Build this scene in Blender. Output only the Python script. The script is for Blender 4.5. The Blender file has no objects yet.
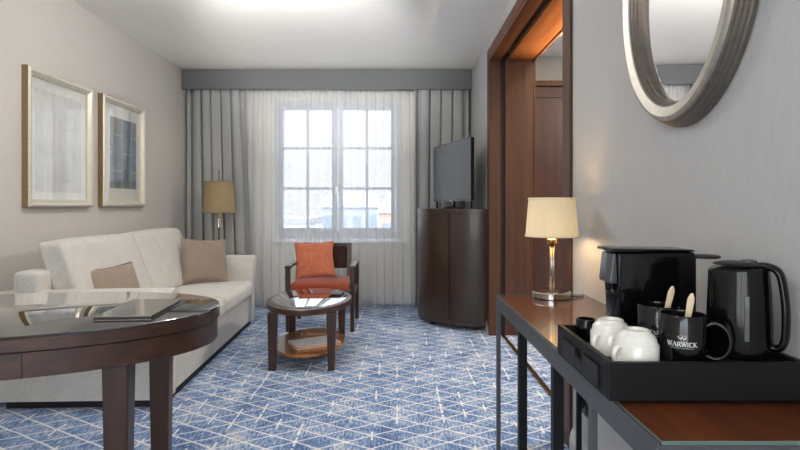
import bpy, bmesh, math, random
from mathutils import Vector, Matrix, noise as mnoise
PI = math.pi
random.seed(7)
sc = bpy.context.scene
COL = sc.collection

# ------------------------------------------------------------------ dimensions
XL, XR = -2.31, 0.805        # left and right wall planes
YB = 6.05                    # window wall
YR = -1.9                    # rear wall behind the viewer
H = 2.576                    # ceiling
EYE = 1.12
XR2 = XR + 0.37              # bedroom side of the right wall
OP0, OP1, OPH = 2.52, 4.60, 2.39   # opening in the right wall
DESK = 0.738

# ------------------------------------------------------------------ materials
def new_mat(name):
    m = bpy.data.materials.new(name); m.use_nodes = True
    nt = m.node_tree; nt.nodes.clear()
    out = nt.nodes.new('ShaderNodeOutputMaterial')
    return m, nt, out
def N(nt, typ, **kw):
    n = nt.nodes.new(typ)
    for k, v in kw.items(): setattr(n, k, v)
    return n
def setin(n, **kw):
    for k, v in kw.items():
        n.inputs[k.replace('_', ' ')].default_value = v
def rgba(c): return (c[0], c[1], c[2], 1.0)
def srgb(r, g, b):
    f = lambda v: (v/255/12.92) if v/255 <= .04045 else ((v/255+.055)/1.055)**2.4
    return (f(r), f(g), f(b))
def coords(nt, scale=(1, 1, 1), kind='Object'):
    tc = N(nt, 'ShaderNodeTexCoord'); mp = N(nt, 'ShaderNodeMapping')
    mp.inputs['Scale'].default_value = scale
    nt.links.new(tc.outputs[kind], mp.inputs['Vector'])
    return mp.outputs['Vector']
def principled(nt, out, rough=.5, metal=0, coat=0, coat_rough=.03, spec=.5, sheen=0):
    b = N(nt, 'ShaderNodeBsdfPrincipled')
    b.inputs['Roughness'].default_value = rough
    b.inputs['Metallic'].default_value = metal
    b.inputs['Coat Weight'].default_value = coat
    b.inputs['Coat Roughness'].default_value = coat_rough
    b.inputs['Specular IOR Level'].default_value = spec
    b.inputs['Sheen Weight'].default_value = sheen
    nt.links.new(b.outputs[0], out.inputs['Surface'])
    return b
def ramp(nt, fac, stops):
    r = N(nt, 'ShaderNodeValToRGB')
    el = r.color_ramp.elements
    el[0].position, el[0].color = stops[0][0], rgba(stops[0][1])
    el[1].position, el[1].color = stops[-1][0], rgba(stops[-1][1])
    for p, c in stops[1:-1]:
        e = el.new(p); e.color = rgba(c)
    nt.links.new(fac, r.inputs[0])
    return r.outputs[0]
def noise(nt, vec, scale, detail=3, rough=.5, dist=0):
    n = N(nt, 'ShaderNodeTexNoise')
    n.inputs['Scale'].default_value = scale; n.inputs['Detail'].default_value = detail
    n.inputs['Roughness'].default_value = rough; n.inputs['Distortion'].default_value = dist
    nt.links.new(vec, n.inputs['Vector'])
    return n.outputs['Fac']
def bump(nt, h, bsdf, strength, dist=.002):
    b = N(nt, 'ShaderNodeBump'); b.inputs['Strength'].default_value = strength; b.inputs['Distance'].default_value = dist
    nt.links.new(h, b.inputs['Height']); nt.links.new(b.outputs[0], bsdf.inputs['Normal'])
def plain(name, c, rough=.5, metal=0, coat=0, var=.06, nscale=30, bmp=0, spec=.5, coat_rough=.03):
    m, nt, out = new_mat(name)
    b = principled(nt, out, rough, metal, coat, coat_rough, spec)
    v = coords(nt)
    f = noise(nt, v, nscale, 3)
    c0 = tuple(max(0, x*(1-var)) for x in c); c1 = tuple(min(1, x*(1+var)) for x in c)
    nt.links.new(ramp(nt, f, [(.3, c0), (.7, c1)]), b.inputs['Base Color'])
    if bmp: bump(nt, f, b, bmp)
    return m
def wood(name, dark, light, axis='Z', rough=.35, coat=.3, coat_rough=.08, scale=22):
    m, nt, out = new_mat(name)
    b = principled(nt, out, rough, 0, coat, coat_rough)
    s = {'X': (.05, 1, 1), 'Y': (1, .05, 1), 'Z': (1, 1, .05)}[axis]
    v = coords(nt, s)
    f = noise(nt, v, scale, 5, .6, .6)
    f2 = noise(nt, v, scale*5, 3, .5)
    mx = N(nt, 'ShaderNodeMix'); mx.inputs['Factor'].default_value = .3
    nt.links.new(f, mx.inputs['A']); nt.links.new(f2, mx.inputs['B'])
    nt.links.new(ramp(nt, mx.outputs[0], [(.3, dark), (.52, tuple((a+c)/2 for a, c in zip(dark, light))), (.72, light)]), b.inputs['Base Color'])
    bump(nt, f2, b, .08, .0008)
    return m
def weave(name, c, var=.14, scale=240, rough=.9, strength=.35, sheen=.2):
    m, nt, out = new_mat(name)
    b = principled(nt, out, rough, 0, 0, sheen=sheen, spec=.2)
    a = noise(nt, coords(nt, (1, .25, .25)), scale, 2)
    d = noise(nt, coords(nt, (.25, 1, 1)), scale, 2)
    big = noise(nt, coords(nt), 9, 3)
    mx = N(nt, 'ShaderNodeMix'); mx.inputs['Factor'].default_value = .5
    nt.links.new(a, mx.inputs['A']); nt.links.new(d, mx.inputs['B'])
    mx2 = N(nt, 'ShaderNodeMix'); mx2.inputs['Factor'].default_value = .25
    nt.links.new(mx.outputs[0], mx2.inputs['A']); nt.links.new(big, mx2.inputs['B'])
    lo = tuple(x*(1-var) for x in c); hi = tuple(min(1, x*(1+var)) for x in c)
    nt.links.new(ramp(nt, mx2.outputs[0], [(.38, lo), (.62, hi)]), b.inputs['Base Color'])
    bump(nt, mx.outputs[0], b, strength, .0015)
    return m
def wallpaper(name, c, var=.05, horizontal=False):
    m, nt, out = new_mat(name)
    b = principled(nt, out, .75, spec=.25)
    v = coords(nt, (1, 1, .18)); v2 = coords(nt, (1, 1, 1))
    f = noise(nt, v, 90, 3, .6, .3)
    w = N(nt, 'ShaderNodeTexWave'); w.wave_type = 'BANDS'; w.bands_direction = 'Z'
    w.inputs['Scale'].default_value = 38; w.inputs['Distortion'].default_value = 7; w.inputs['Detail'].default_value = 2
    w.inputs['Detail Scale'].default_value = 6
    nt.links.new(v2, w.inputs['Vector'])
    mx = N(nt, 'ShaderNodeMix'); mx.inputs['Factor'].default_value = .3
    nt.links.new(f, mx.inputs['A']); nt.links.new(w.outputs['Fac'], mx.inputs['B'])
    lo = tuple(x*(1-var) for x in c); hi = tuple(min(1, x*(1+var)) for x in c)
    nt.links.new(ramp(nt, mx.outputs[0], [(.3, lo), (.7, hi)]), b.inputs['Base Color'])
    bump(nt, mx.outputs[0], b, .25, .001)
    return m
def glassy(name, tint=(1, 1, 1), ior=1.45, rough=0.0):
    m, nt, out = new_mat(name)
    fr = N(nt, 'ShaderNodeFresnel'); fr.inputs['IOR'].default_value = ior
    tr = N(nt, 'ShaderNodeBsdfTransparent'); tr.inputs[0].default_value = rgba(tint)
    gl = N(nt, 'ShaderNodeBsdfGlossy'); gl.inputs['Roughness'].default_value = rough
    # faint waviness of float glass
    f = noise(nt, coords(nt), 3, 1); bp = N(nt, 'ShaderNodeBump'); bp.inputs['Strength'].default_value = .02; bp.inputs['Distance'].default_value = .001
    nt.links.new(f, bp.inputs['Height']); nt.links.new(bp.outputs[0], gl.inputs['Normal'])
    mx = N(nt, 'ShaderNodeMixShader')
    ge = N(nt, 'ShaderNodeNewGeometry')
    front = math_node(nt, 'SUBTRACT', 1, ge.outputs['Backfacing'])
    nt.links.new(math_node(nt, 'MULTIPLY', fr.outputs[0], front), mx.inputs[0]); nt.links.new(tr.outputs[0], mx.inputs[1]); nt.links.new(gl.outputs[0], mx.inputs[2])
    nt.links.new(mx.outputs[0], out.inputs['Surface'])
    return m
def cloth_through(name, c, transparent, translucent, rib=0):
    """thin cloth: part holes, part diffuse, part translucent"""
    m, nt, out = new_mat(name)
    tr = N(nt, 'ShaderNodeBsdfTransparent')
    df = N(nt, 'ShaderNodeBsdfDiffuse'); tl = N(nt, 'ShaderNodeBsdfTranslucent')
    f = noise(nt, coords(nt, (1, 1, .1)), 60 if not rib else rib, 3)
    col = ramp(nt, f, [(.3, tuple(x*.985 for x in c)), (.7, tuple(min(1, x*1.01) for x in c))])
    nt.links.new(col, df.inputs[0]); nt.links.new(col, tl.inputs[0])
    m1 = N(nt, 'ShaderNodeMixShader'); m1.inputs[0].default_value = translucent
    nt.links.new(df.outputs[0], m1.inputs[1]); nt.links.new(tl.outputs[0], m1.inputs[2])
    m2 = N(nt, 'ShaderNodeMixShader'); m2.inputs[0].default_value = transparent
    nt.links.new(m1.outputs[0], m2.inputs[1]); nt.links.new(tr.outputs[0], m2.inputs[2])
    nt.links.new(m2.outputs[0], out.inputs['Surface'])
    return m
def math_node(nt, op, a, b=None, clamp=False):
    n = N(nt, 'ShaderNodeMath', operation=op); n.use_clamp = clamp
    for i, v in enumerate((a, b)):
        if v is None: continue
        if isinstance(v, (int, float)): n.inputs[i].default_value = v
        else: nt.links.new(v, n.inputs[i])
    return n.outputs[0]
def carpet():
    m, nt, out = new_mat('carpet')
    b = principled(nt, out, .95, spec=.1, sheen=.15)
    vec = coords(nt)
    # hand-drawn wobble
    nz = N(nt, 'ShaderNodeTexNoise'); nz.inputs['Scale'].default_value = 5; nz.inputs['Detail'].default_value = 2
    nt.links.new(vec, nz.inputs['Vector'])
    sub = N(nt, 'ShaderNodeVectorMath', operation='SUBTRACT'); sub.inputs[1].default_value = (.5, .5, .5)
    nt.links.new(nz.outputs['Color'], sub.inputs[0])
    scl = N(nt, 'ShaderNodeVectorMath', operation='SCALE'); scl.inputs['Scale'].default_value = .018
    nt.links.new(sub.outputs[0], scl.inputs[0])
    add = N(nt, 'ShaderNodeVectorMath', operation='ADD'); nt.links.new(vec, add.inputs[0]); nt.links.new(scl.outputs[0], add.inputs[1])
    sx = N(nt, 'ShaderNodeSeparateXYZ'); nt.links.new(add.outputs[0], sx.inputs[0])
    X, Y = sx.outputs[0], sx.outputs[1]
    P = .140; CX = .121
    xs = math_node(nt, 'MULTIPLY', X, P/2/CX)
    def line(u, wid):                       # distance to nearest integer multiple of P -> mask
        t = math_node(nt, 'DIVIDE', u, P)
        f = math_node(nt, 'FRACT', t)
        d = math_node(nt, 'ABSOLUTE', math_node(nt, 'SUBTRACT', f, .5))
        d = math_node(nt, 'SUBTRACT', .5, d)          # 0 on the line
        d = math_node(nt, 'MULTIPLY', d, P)
        return math_node(nt, 'SUBTRACT', 1, math_node(nt, 'DIVIDE', math_node(nt, 'SUBTRACT', d, wid*.45), wid*.75, True), True)
    l1 = line(math_node(nt, 'ADD', Y, xs), .0066)
    l2 = line(math_node(nt, 'SUBTRACT', Y, xs), .0060)
    # short dashes along the depth, on the lattice columns, kept at random
    cn = math_node(nt, 'ROUND', math_node(nt, 'DIVIDE', X, CX))
    dx = math_node(nt, 'ABSOLUTE', math_node(nt, 'SUBTRACT', X, math_node(nt, 'MULTIPLY', cn, CX)))
    yo = math_node(nt, 'ADD', math_node(nt, 'DIVIDE', Y, P), math_node(nt, 'MULTIPLY', cn, .5))
    cell = math_node(nt, 'ROUND', yo)
    dy = math_node(nt, 'ABSOLUTE', math_node(nt, 'SUBTRACT', yo, cell))
    cmb = N(nt, 'ShaderNodeCombineXYZ'); nt.links.new(cn, cmb.inputs[0]); nt.links.new(cell, cmb.inputs[1])
    wn = N(nt, 'ShaderNodeTexWhiteNoise', noise_dimensions='2D'); nt.links.new(cmb.outputs[0], wn.inputs['Vector'])
    keep = math_node(nt, 'LESS_THAN', wn.outputs['Value'], .40)
    half = math_node(nt, 'MULTIPLY', wn.outputs['Value'], 1.0)
    din = math_node(nt, 'LESS_THAN', dy, math_node(nt, 'ADD', half, .22))
    dash = math_node(nt, 'SUBTRACT', 1, math_node(nt, 'DIVIDE', math_node(nt, 'SUBTRACT', dx, .0035), .0035, True), True)
    dash = math_node(nt, 'MULTIPLY', math_node(nt, 'MULTIPLY', dash, keep), din)
    mask = math_node(nt, 'MAXIMUM', math_node(nt, 'MAXIMUM', l1, l2), dash)
    # worn yarn: break the lines up a little
    wear = noise(nt, coords(nt, (1, 1, 1)), 26, 3, .7)
    wear = math_node(nt, 'ADD', math_node(nt, 'MULTIPLY', wear, 1.2), .22, True)
    mask = math_node(nt, 'MULTIPLY', mask, wear)
    # striated ground
    st = noise(nt, coords(nt, (1, .22, 1)), 100, 3, .7)
    big = noise(nt, coords(nt, (1, .6, 1)), 5.5, 4, .6)
    mx = N(nt, 'ShaderNodeMix'); mx.inputs['Factor'].default_value = .38
    nt.links.new(st, mx.inputs['A']); nt.links.new(big, mx.inputs['B'])
    ground = ramp(nt, mx.outputs[0], [(.38, srgb(48, 76, 124)), (.47, srgb(92, 122, 166)), (.545, srgb(146, 166, 196)), (.61, srgb(206, 202, 196))])
    mc = N(nt, 'ShaderNodeMix', data_type='RGBA'); nt.links.new(mask, mc.inputs['Factor'])
    nt.links.new(ground, mc.inputs['A']); mc.inputs['B'].default_value = rgba(srgb(238, 234, 226))
    nt.links.new(mc.outputs['Result'], b.inputs['Base Color'])
    fine = noise(nt, vec, 420, 2)
    bump(nt, fine, b, .5, .003)
    return m
def artwork(name, kind):
    m, nt, out = new_mat(name)
    b = principled(nt, out, .7)
    v = coords(nt, (1, 1, 1))
    vo = N(nt, 'ShaderNodeTexBrick')
    vo.inputs['Scale'].default_value = 1.7 if kind else 1.4
    vo.inputs['Mortar Size'].default_value = .012; vo.inputs['Bias'].default_value = -.1
    tc = N(nt, 'ShaderNodeTexCoord'); sp = N(nt, 'ShaderNodeSeparateXYZ'); nt.links.new(tc.outputs['Object'], sp.inputs[0])
    cb = N(nt, 'ShaderNodeCombineXYZ'); nt.links.new(sp.outputs[1], cb.inputs[1]); nt.links.new(sp.outputs[2], cb.inputs[0])
    nt.links.new(cb.outputs[0], vo.inputs['Vector'])
    if kind:
        vo.inputs['Color1'].default_value = rgba(srgb(112, 134, 156)); vo.inputs['Color2'].default_value = rgba(srgb(146, 122, 96)); vo.inputs['Mortar'].default_value = rgba(srgb(206, 194, 156))
        tint = [(.35, srgb(92, 108, 112)), (.55, srgb(140, 156, 168)), (.7, srgb(162, 132, 98))]
    else:
        vo.inputs['Color1'].default_value = rgba(srgb(214, 212, 206)); vo.inputs['Color2'].default_value = rgba(srgb(200, 198, 194)); vo.inputs['Mortar'].default_value = rgba(srgb(198, 196, 190))
        tint = [(.35, srgb(204, 202, 198)), (.55, srgb(230, 229, 224)), (.7, srgb(216, 212, 202))]
    f = noise(nt, v, 7, 5, .6)
    mc = N(nt, 'ShaderNodeMix', data_type='RGBA'); mc.inputs['Factor'].default_value = .5
    nt.links.new(vo.outputs['Color'], mc.inputs['A']); nt.links.new(ramp(nt, f, tint), mc.inputs['B'])
    nt.links.new(mc.outputs['Result'], b.inputs['Base Color'])
    return m
def drape_mat(name, c):
    m, nt, out = new_mat(name)
    b = principled(nt, out, .7, spec=.25, sheen=.25)
    f = noise(nt, coords(nt, (1, 1, .3)), 300, 2)
    nt.links.new(ramp(nt, f, [(.3, tuple(x*.92 for x in c)), (.7, tuple(x*1.06 for x in c))]), b.inputs['Base Color'])
    bump(nt, f, b, .15, .001)
    return m

M = {}
M['carpet'] = carpet()
M['ceil'] = plain('ceiling_paint', srgb(244, 240, 233), .85, var=.012, nscale=6, spec=.2)
M['wall_l'] = wallpaper('wallpaper_left', srgb(204, 198, 191), .035)
M['wall_r'] = wallpaper('wallpaper_right', srgb(180, 179, 177), .05)
M['wall_w'] = plain('window_wall_paint', srgb(222, 212, 192), .8, var=.02, nscale=8)
M['frame_backlit'] = plain('window_joinery_backlit', srgb(172, 175, 180), .4, var=.02)  # white joinery greyed: its backlit shade is put into the colour
M['white_wood'] = plain('white_joinery', srgb(226, 224, 218), .35, var=.02)
M['skirt'] = plain('grey_skirting', srgb(186, 186, 182), .4, var=.03)
M['liner'] = wood('opening_wood', srgb(46, 22, 8), srgb(90, 50, 18), 'Z', .5, 0, .12, 26)
M['liner_h_lit'] = wood('opening_wood_level_lit', srgb(58, 28, 10), srgb(118, 66, 24), 'Y', .45, 0, .12, 26)  # lighter copy of the opening wood: lit look put into the colour
M['shadow_gap'] = plain('dark_gap', srgb(24, 14, 9), .7)
M['brass'] = plain('brass', srgb(184, 150, 92), .25, 1, var=.05)
M['wardrobe'] = wood('wardrobe_wood', srgb(44, 21, 11), srgb(84, 44, 24), 'Z', .38, .2, .12, 20)
M['cab'] = wood('cabinet_walnut', srgb(34, 21, 13), srgb(66, 43, 28), 'Z', .34, .25, .12, 20)
M['table'] = wood('dark_walnut', srgb(32, 16, 8), srgb(80, 45, 22), 'Z', .42, .08, .1, 26)
M['table_x'] = wood('dark_walnut_level', srgb(32, 16, 8), srgb(80, 45, 22), 'X', .40, .12, .1, 26)
M['chairwood'] = wood('chair_walnut', srgb(34, 19, 12), srgb(66, 40, 27), 'Z', .45, .1, .12, 26)
M['shelf'] = wood('shelf_wood', srgb(126, 78, 36), srgb(176, 118, 62), 'Y', .25, .8, .03, 18)
M['deskwood'] = wood('desk_wood', srgb(70, 28, 8), srgb(136, 66, 22), 'Y', .35, .2, .05, 20)
M['blackglass'] = plain('black_glass', srgb(12, 12, 13), .02, 0, 1, var=.02, spec=1, coat_rough=.01)
M['glass'] = glassy('clear_glass')
M['desk_glass'] = glassy('desk_glass', (1, 1, 1), 1.8)
M['pane'] = glassy('window_pane', (.97, .99, 1), 1.12)
M['picglass'] = glassy('picture_glass', (1, 1, 1), 3.0)
M['glassedge'] = plain('glass_edge', srgb(84, 104, 96), .2, 0, .5)
M['steel'] = plain('dark_steel', srgb(86, 86, 88), .42, .5, var=.06)
M['blackmetal'] = plain('black_metal', srgb(12, 12, 13), .5, 0, spec=.25)
M['chrome'] = plain('nickel', srgb(196, 190, 180), .15, 1, var=.03)
M['silver'] = plain('champagne_frame', srgb(214, 207, 190), .35, .35, var=.06, nscale=60)
M['silver_d'] = plain('frame_side', srgb(150, 128, 92), .4, .7, var=.08, nscale=60)
M['mirror_frame'] = plain('mirror_frame_silver', srgb(172, 166, 156), .42, .8, var=.10, nscale=45, bmp=.1)
M['mirror_dark'] = plain('mirror_frame_ridges', srgb(120, 112, 102), .4, .8, var=.12, nscale=45)
M['mirror'] = plain('mirror_glass', (.92, .92, .92), 0, 1, var=0.0)
M['mat'] = plain('picture_mount', srgb(232, 232, 224), .8, var=.01)
M['art_a'] = artwork('print_pale', 0)
M['art_b'] = artwork('print_blue', 1)
M['sofa'] = weave('sofa_linen', srgb(202, 197, 189), .11)
M['pillow'] = weave('taupe_cushion', srgb(146, 130, 116), .12)
M['orange'] = weave('orange_cushion', srgb(186, 108, 80), .22, 120, strength=.6)
M['seat'] = weave('rust_seat', srgb(146, 66, 44), .12)
M['brownleather'] = plain('brown_back', srgb(52, 29, 24), .7, var=.08, spec=.2)
M['plinth'] = plain('black_plinth', srgb(18, 16, 16), .6)
M['drape'] = drape_mat('grey_drape', srgb(164, 165, 163))
M['pelmet'] = drape_mat('grey_pelmet', srgb(104, 106, 106))
M['sheer'] = cloth_through('white_sheer', srgb(236, 238, 242), .58, .10)
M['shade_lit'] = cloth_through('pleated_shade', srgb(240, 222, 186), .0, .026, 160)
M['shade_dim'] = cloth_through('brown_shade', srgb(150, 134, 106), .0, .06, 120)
for nm, st_ in (('bulb', 80), ('bulb_dim', 17)):
    M[nm], nt_, out_ = new_mat(nm+'_glow')
    _e = N(nt_, 'ShaderNodeEmission'); _e.inputs[0].default_value = (1, .72, .40, 1); _e.inputs[1].default_value = st_
    nt_.links.new(_e.outputs[0], out_.inputs['Surface'])
M['black'] = plain('black_plastic', srgb(9, 9, 10), .12, 0, 0, var=.1, spec=.35)
M['blacksatin'] = plain('black_satin', srgb(15, 15, 16), .4, 0, 0, var=.1, spec=.3)
M['tray'] = plain('black_tray_wood', srgb(17, 17, 18), .5, 0, 0, var=.12, nscale=80, spec=.25)
M['greyplastic'] = plain('grey_gloss', srgb(70, 72, 76), .25, 0, .2)
M['mug'] = plain('black_glaze', srgb(9, 9, 10), .12, 0, 0, var=.05, spec=.45)
M['porcelain'] = plain('white_porcelain', srgb(226, 222, 212), .15, 0, .3, var=.01)
M['cream'] = plain('cream_stick', srgb(226, 206, 168), .45, var=.04)
M['lettering'] = plain('grey_lettering', srgb(206, 206, 206), .5, var=.02)
M['screen'] = plain('tv_screen', srgb(14, 14, 15), .32, 0, .35, var=.02, coat_rough=.25)
M['folder'] = plain('taupe_folder', srgb(122, 115, 106), .25, 0, .8, var=.04, coat_rough=.08)
M['leather'] = plain('dark_pages', srgb(40, 34, 30), .6)
M['paper'] = plain('paper', srgb(214, 216, 222), .4, 0, .3, var=.03)
M['leafpage'] = plain('page_edges', srgb(196, 150, 112), .7, var=.05)
M['render_w'] = plain('facade_white', srgb(176, 178, 180), .9, var=.03, nscale=.6)
M['render_g'] = plain('facade_grey', srgb(140, 146, 152), .9, var=.04, nscale=.6)
M['render_p'] = plain('facade_pink', srgb(172, 140, 128), .9, var=.04, nscale=.6)
M['roof'] = plain('roof_zinc', srgb(118, 122, 130), .7, var=.05, nscale=.6)
M['wpane'] = plain('far_window', srgb(110, 122, 134), .3)
M['ground'] = plain('street', srgb(150, 150, 150), .9, var=.1, nscale=.2)

for n_ in M['blackglass'].node_tree.nodes:
    if n_.type == 'BSDF_PRINCIPLED': n_.inputs['Coat IOR'].default_value = 1.9

# ------------------------------------------------------------------ mesh helpers
def obj(name, bm, mat, parent=None, loc=None, smooth=False, rot=None):
    me = bpy.data.meshes.new(name)
    bmesh.ops.recalc_face_normals(bm, faces=bm.faces[:])
    bm.to_mesh(me); bm.free()
    mats = mat if isinstance(mat, (list, tuple)) else [mat]
    for m in mats: me.materials.append(m)
    if smooth:
        for p in me.polygons: p.use_smooth = True
        if smooth is not True:
            me.set_sharp_from_angle(angle=math.radians(smooth))
    o = bpy.data.objects.new(name, me); COL.objects.link(o)
    if parent is not None: o.parent = parent
    if loc is not None: o.location = loc
    if rot is not None: o.rotation_euler = rot
    return o
def tag(o, label, cat, group=None, kind=None):
    o['label'] = label; o['category'] = cat
    if group: o['group'] = group
    if kind: o['kind'] = kind
    return o
def thing(name, label, cat, loc=(0, 0, 0), rotz=0, group=None):
    o = bpy.data.objects.new(name, None); COL.objects.link(o)
    o.empty_display_size = .1
    o.location = loc; o.rotation_euler = (0, 0, rotz)
    return tag(o, label, cat, group)
def struct(name, bm=None, mat=None, loc=None, smooth=False):
    if bm is None:
        o = bpy.data.objects.new(name, None); COL.objects.link(o)
        if loc: o.location = loc
    else:
        o = obj(name, bm, mat, None, loc, smooth)
    o['kind'] = 'structure'
    return o
def dup(root, loc, rotz=None):
    r = root.copy(); COL.objects.link(r); r.location = loc
    if rotz is not None: r.rotation_euler = (0, 0, rotz)
    for ch in list(root.children):
        c = ch.copy(); COL.objects.link(c); c.parent = r
        for g in list(ch.children):
            d = g.copy(); COL.objects.link(d); d.parent = c
    return r
def B(): return bmesh.new()
def box(bm, a, b, bev=0, seg=2, mi=0):
    """axis aligned box between corners a and b, optionally bevelled"""
    t = bmesh.new()
    r = bmesh.ops.create_cube(t, size=1)
    c = [(a[i]+b[i])/2 for i in range(3)]; s = [abs(b[i]-a[i]) for i in range(3)]
    for v in t.verts: v.co = Vector((c[i]+v.co[i]*s[i] for i in range(3)))
    if bev:
        bmesh.ops.bevel(t, geom=t.edges[:], offset=bev, segments=seg, affect='EDGES', profile=.5)
    merge(bm, t, mi)
    return bm
def merge(bm, t, mi=0, mat=None):
    mp = {}
    for v in t.verts: mp[v] = bm.verts.new(mat @ v.co if mat else v.co)
    for f in t.faces:
        try:
            g = bm.faces.new([mp[v] for v in f.verts]); g.material_index = mi if mi else f.material_index
        except ValueError: pass
    t.free()
def prism(bm, pts, z0, z1, mi=0, taper=None):
    """vertical prism over plan points"""
    lo = [bm.verts.new((p[0], p[1], z0)) for p in pts]
    tp = taper or pts
    hi = [bm.verts.new((p[0], p[1], z1)) for p in tp]
    n = len(pts)
    for i in range(n):
        f = bm.faces.new([lo[i], lo[(i+1) % n], hi[(i+1) % n], hi[i]]); f.material_index = mi
    f = bm.faces.new(lo[::-1]); f.material_index = mi
    f = bm.faces.new(hi); f.material_index = mi
    return bm
def ell(a, b, n=72, t0=0, p=2.0):
    out = []
    for i in range(n):
        t = 2*PI*i/n
        c, s = math.cos(t), math.sin(t)
        out.append((a*math.copysign(abs(c)**(2/p), c), b*math.copysign(abs(s)**(2/p), s)))
    return out
def layered(bm, rings, mi=0, cap=True):
    """rings: list of lists of points with the same count -> skin"""
    vr = [[bm.verts.new(p) for p in r] for r in rings]
    n = len(rings[0])
    for a, b in zip(vr, vr[1:]):
        for i in range(n):
            f = bm.faces.new([a[i], a[(i+1) % n], b[(i+1) % n], b[i]]); f.material_index = mi
    if cap:
        bm.faces.new(vr[0][::-1]).material_index = mi; bm.faces.new(vr[-1]).material_index = mi
    return bm
def oval_solid(bm, a, b, prof, n=72, p=2.0):
    """prof: (inset, z) list -> oval moulded edge"""
    rings = []
    for ins, z in prof:
        rings.append([(x, y, z) for x, y in ell(a-ins, b-ins, n, 0, p)])
    return layered(bm, rings)
def lathe(bm, prof, seg=40, center=(0, 0, 0), cap=True, mi=0, sx=1, sy=1):
    rings = []
    for r, z in prof:
        rings.append([(center[0]+sx*r*math.cos(2*PI*i/seg), center[1]+sy*r*math.sin(2*PI*i/seg), center[2]+z) for i in range(seg)])
    return layered(bm, rings, mi, cap)
def tube(bm, pts, r, seg=10, cap=True, closed=False, flat=1.0, rr=None, mi=0):
    pts = [Vector(p) for p in pts]; n = len(pts)
    rings = []; up = None
    for i, p in enumerate(pts):
        if closed: d = pts[(i+1) % n]-pts[i-1]
        else: d = pts[min(i+1, n-1)]-pts[max(i-1, 0)]
        d.normalize()
        if up is None:
            ref = Vector((0, 0, 1)) if abs(d.z) < .9 else Vector((0, 1, 0))
            up = (ref-d*ref.dot(d)).normalized()
        else:
            up = (up-d*up.dot(d)).normalized()
        s = d.cross(up)
        q = rr[i] if rr else r
        rings.append([p+up*q*math.cos(2*PI*k/seg)+s*q*flat*math.sin(2*PI*k/seg) for k in range(seg)])
    if closed: rings.append(rings[0][:])
    layered(bm, rings, mi, cap and not closed)
    if closed: bmesh.ops.remove_doubles(bm, verts=bm.verts[:], dist=1e-6)
    return bm
def smoothpath(pts, per=8):
    """Catmull-Rom through pts"""
    P = [Vector(p) for p in pts]; out = []
    for i in range(len(P)-1):
        p0, p1, p2, p3 = P[max(i-1, 0)], P[i], P[i+1], P[min(i+2, len(P)-1)]
        for k in range(per):
            t = k/per
            out.append(.5*((2*p1)+(p2-p0)*t+(2*p0-5*p1+4*p2-p3)*t*t+(3*p1-p0-3*p2+p3)*t**3))
    out.append(P[-1]); return out
def leg(bm, x, y, z0, z1, w0, w1, d0=None, d1=None, dx=0, dy=0, bev=.004):
    """tapered square leg; (x,y) its centre at the top; foot shifted by dx,dy"""
    d0 = d0 or w0; d1 = d1 or w1
    t = bmesh.new()
    q = lambda w, d, cx, cy: [(cx-w/2, cy-d/2), (cx+w/2, cy-d/2), (cx+w/2, cy+d/2), (cx-w/2, cy+d/2)]
    prism(t, q(w0, d0, x+dx, y+dy), z0, z1, 0, q(w1, d1, x, y))
    if bev: bmesh.ops.bevel(t, geom=t.edges[:], offset=bev, segments=2, affect='EDGES', profile=.5)
    merge(bm, t); return bm
def soft_box(bm, a, b, r=.04, puff=(0, 0, 0), n=14, shear=None, wob=0, seed=0):
    """rounded, slightly stuffed cushion block"""
    t = bmesh.new()
    c = Vector([(a[i]+b[i])/2 for i in range(3)]); h = Vector([abs(b[i]-a[i])/2 for i in range(3)])
    grid = {}
    def vert(p):
        k = tuple(round(x, 6) for x in p)
        if k not in grid: grid[k] = t.verts.new(p)
        return grid[k]
    g = [math.sin((-1+2*i/n)*PI/2)*.35+(-1+2*i/n)*.65 for i in range(n+1)]
    for ax in range(3):
        u, w = (ax+1) % 3, (ax+2) % 3
        for sgn in (-1, 1):
            for i in range(n):
                for j in range(n):
                    q = []
                    for (du, dw) in ((0, 0), (1, 0), (1, 1), (0, 1)):
                        p = [0, 0, 0]; p[ax] = sgn; p[u] = g[i+du]; p[w] = g[j+dw]; q.append(vert(p))
                    t.faces.new(q)
    for v in t.verts:
        s = v.co.copy(); p = Vector([s[i]*h[i] for i in range(3)])
        inn = Vector([max(-(h[i]-r), min(h[i]-r, p[i])) for i in range(3)])
        d = p-inn
        if d.length > 1e-9: p = inn+d.normalized()*min(r, max(abs(d[0]), abs(d[1]), abs(d[2])))
        for ax in range(3):
            u, w = (ax+1) % 3, (ax+2) % 3
            p[ax] += s[ax]*puff[ax]*(1-s[u]**2)*(1-s[w]**2)
        if wob: p += wob*mnoise.noise_vector(p*7+Vector((seed*3.1, seed, 0)))
        if shear: p = p+Vector(shear)*(p.z+h.z)
        v.co = c+p
    merge(bm, t); return bm
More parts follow.
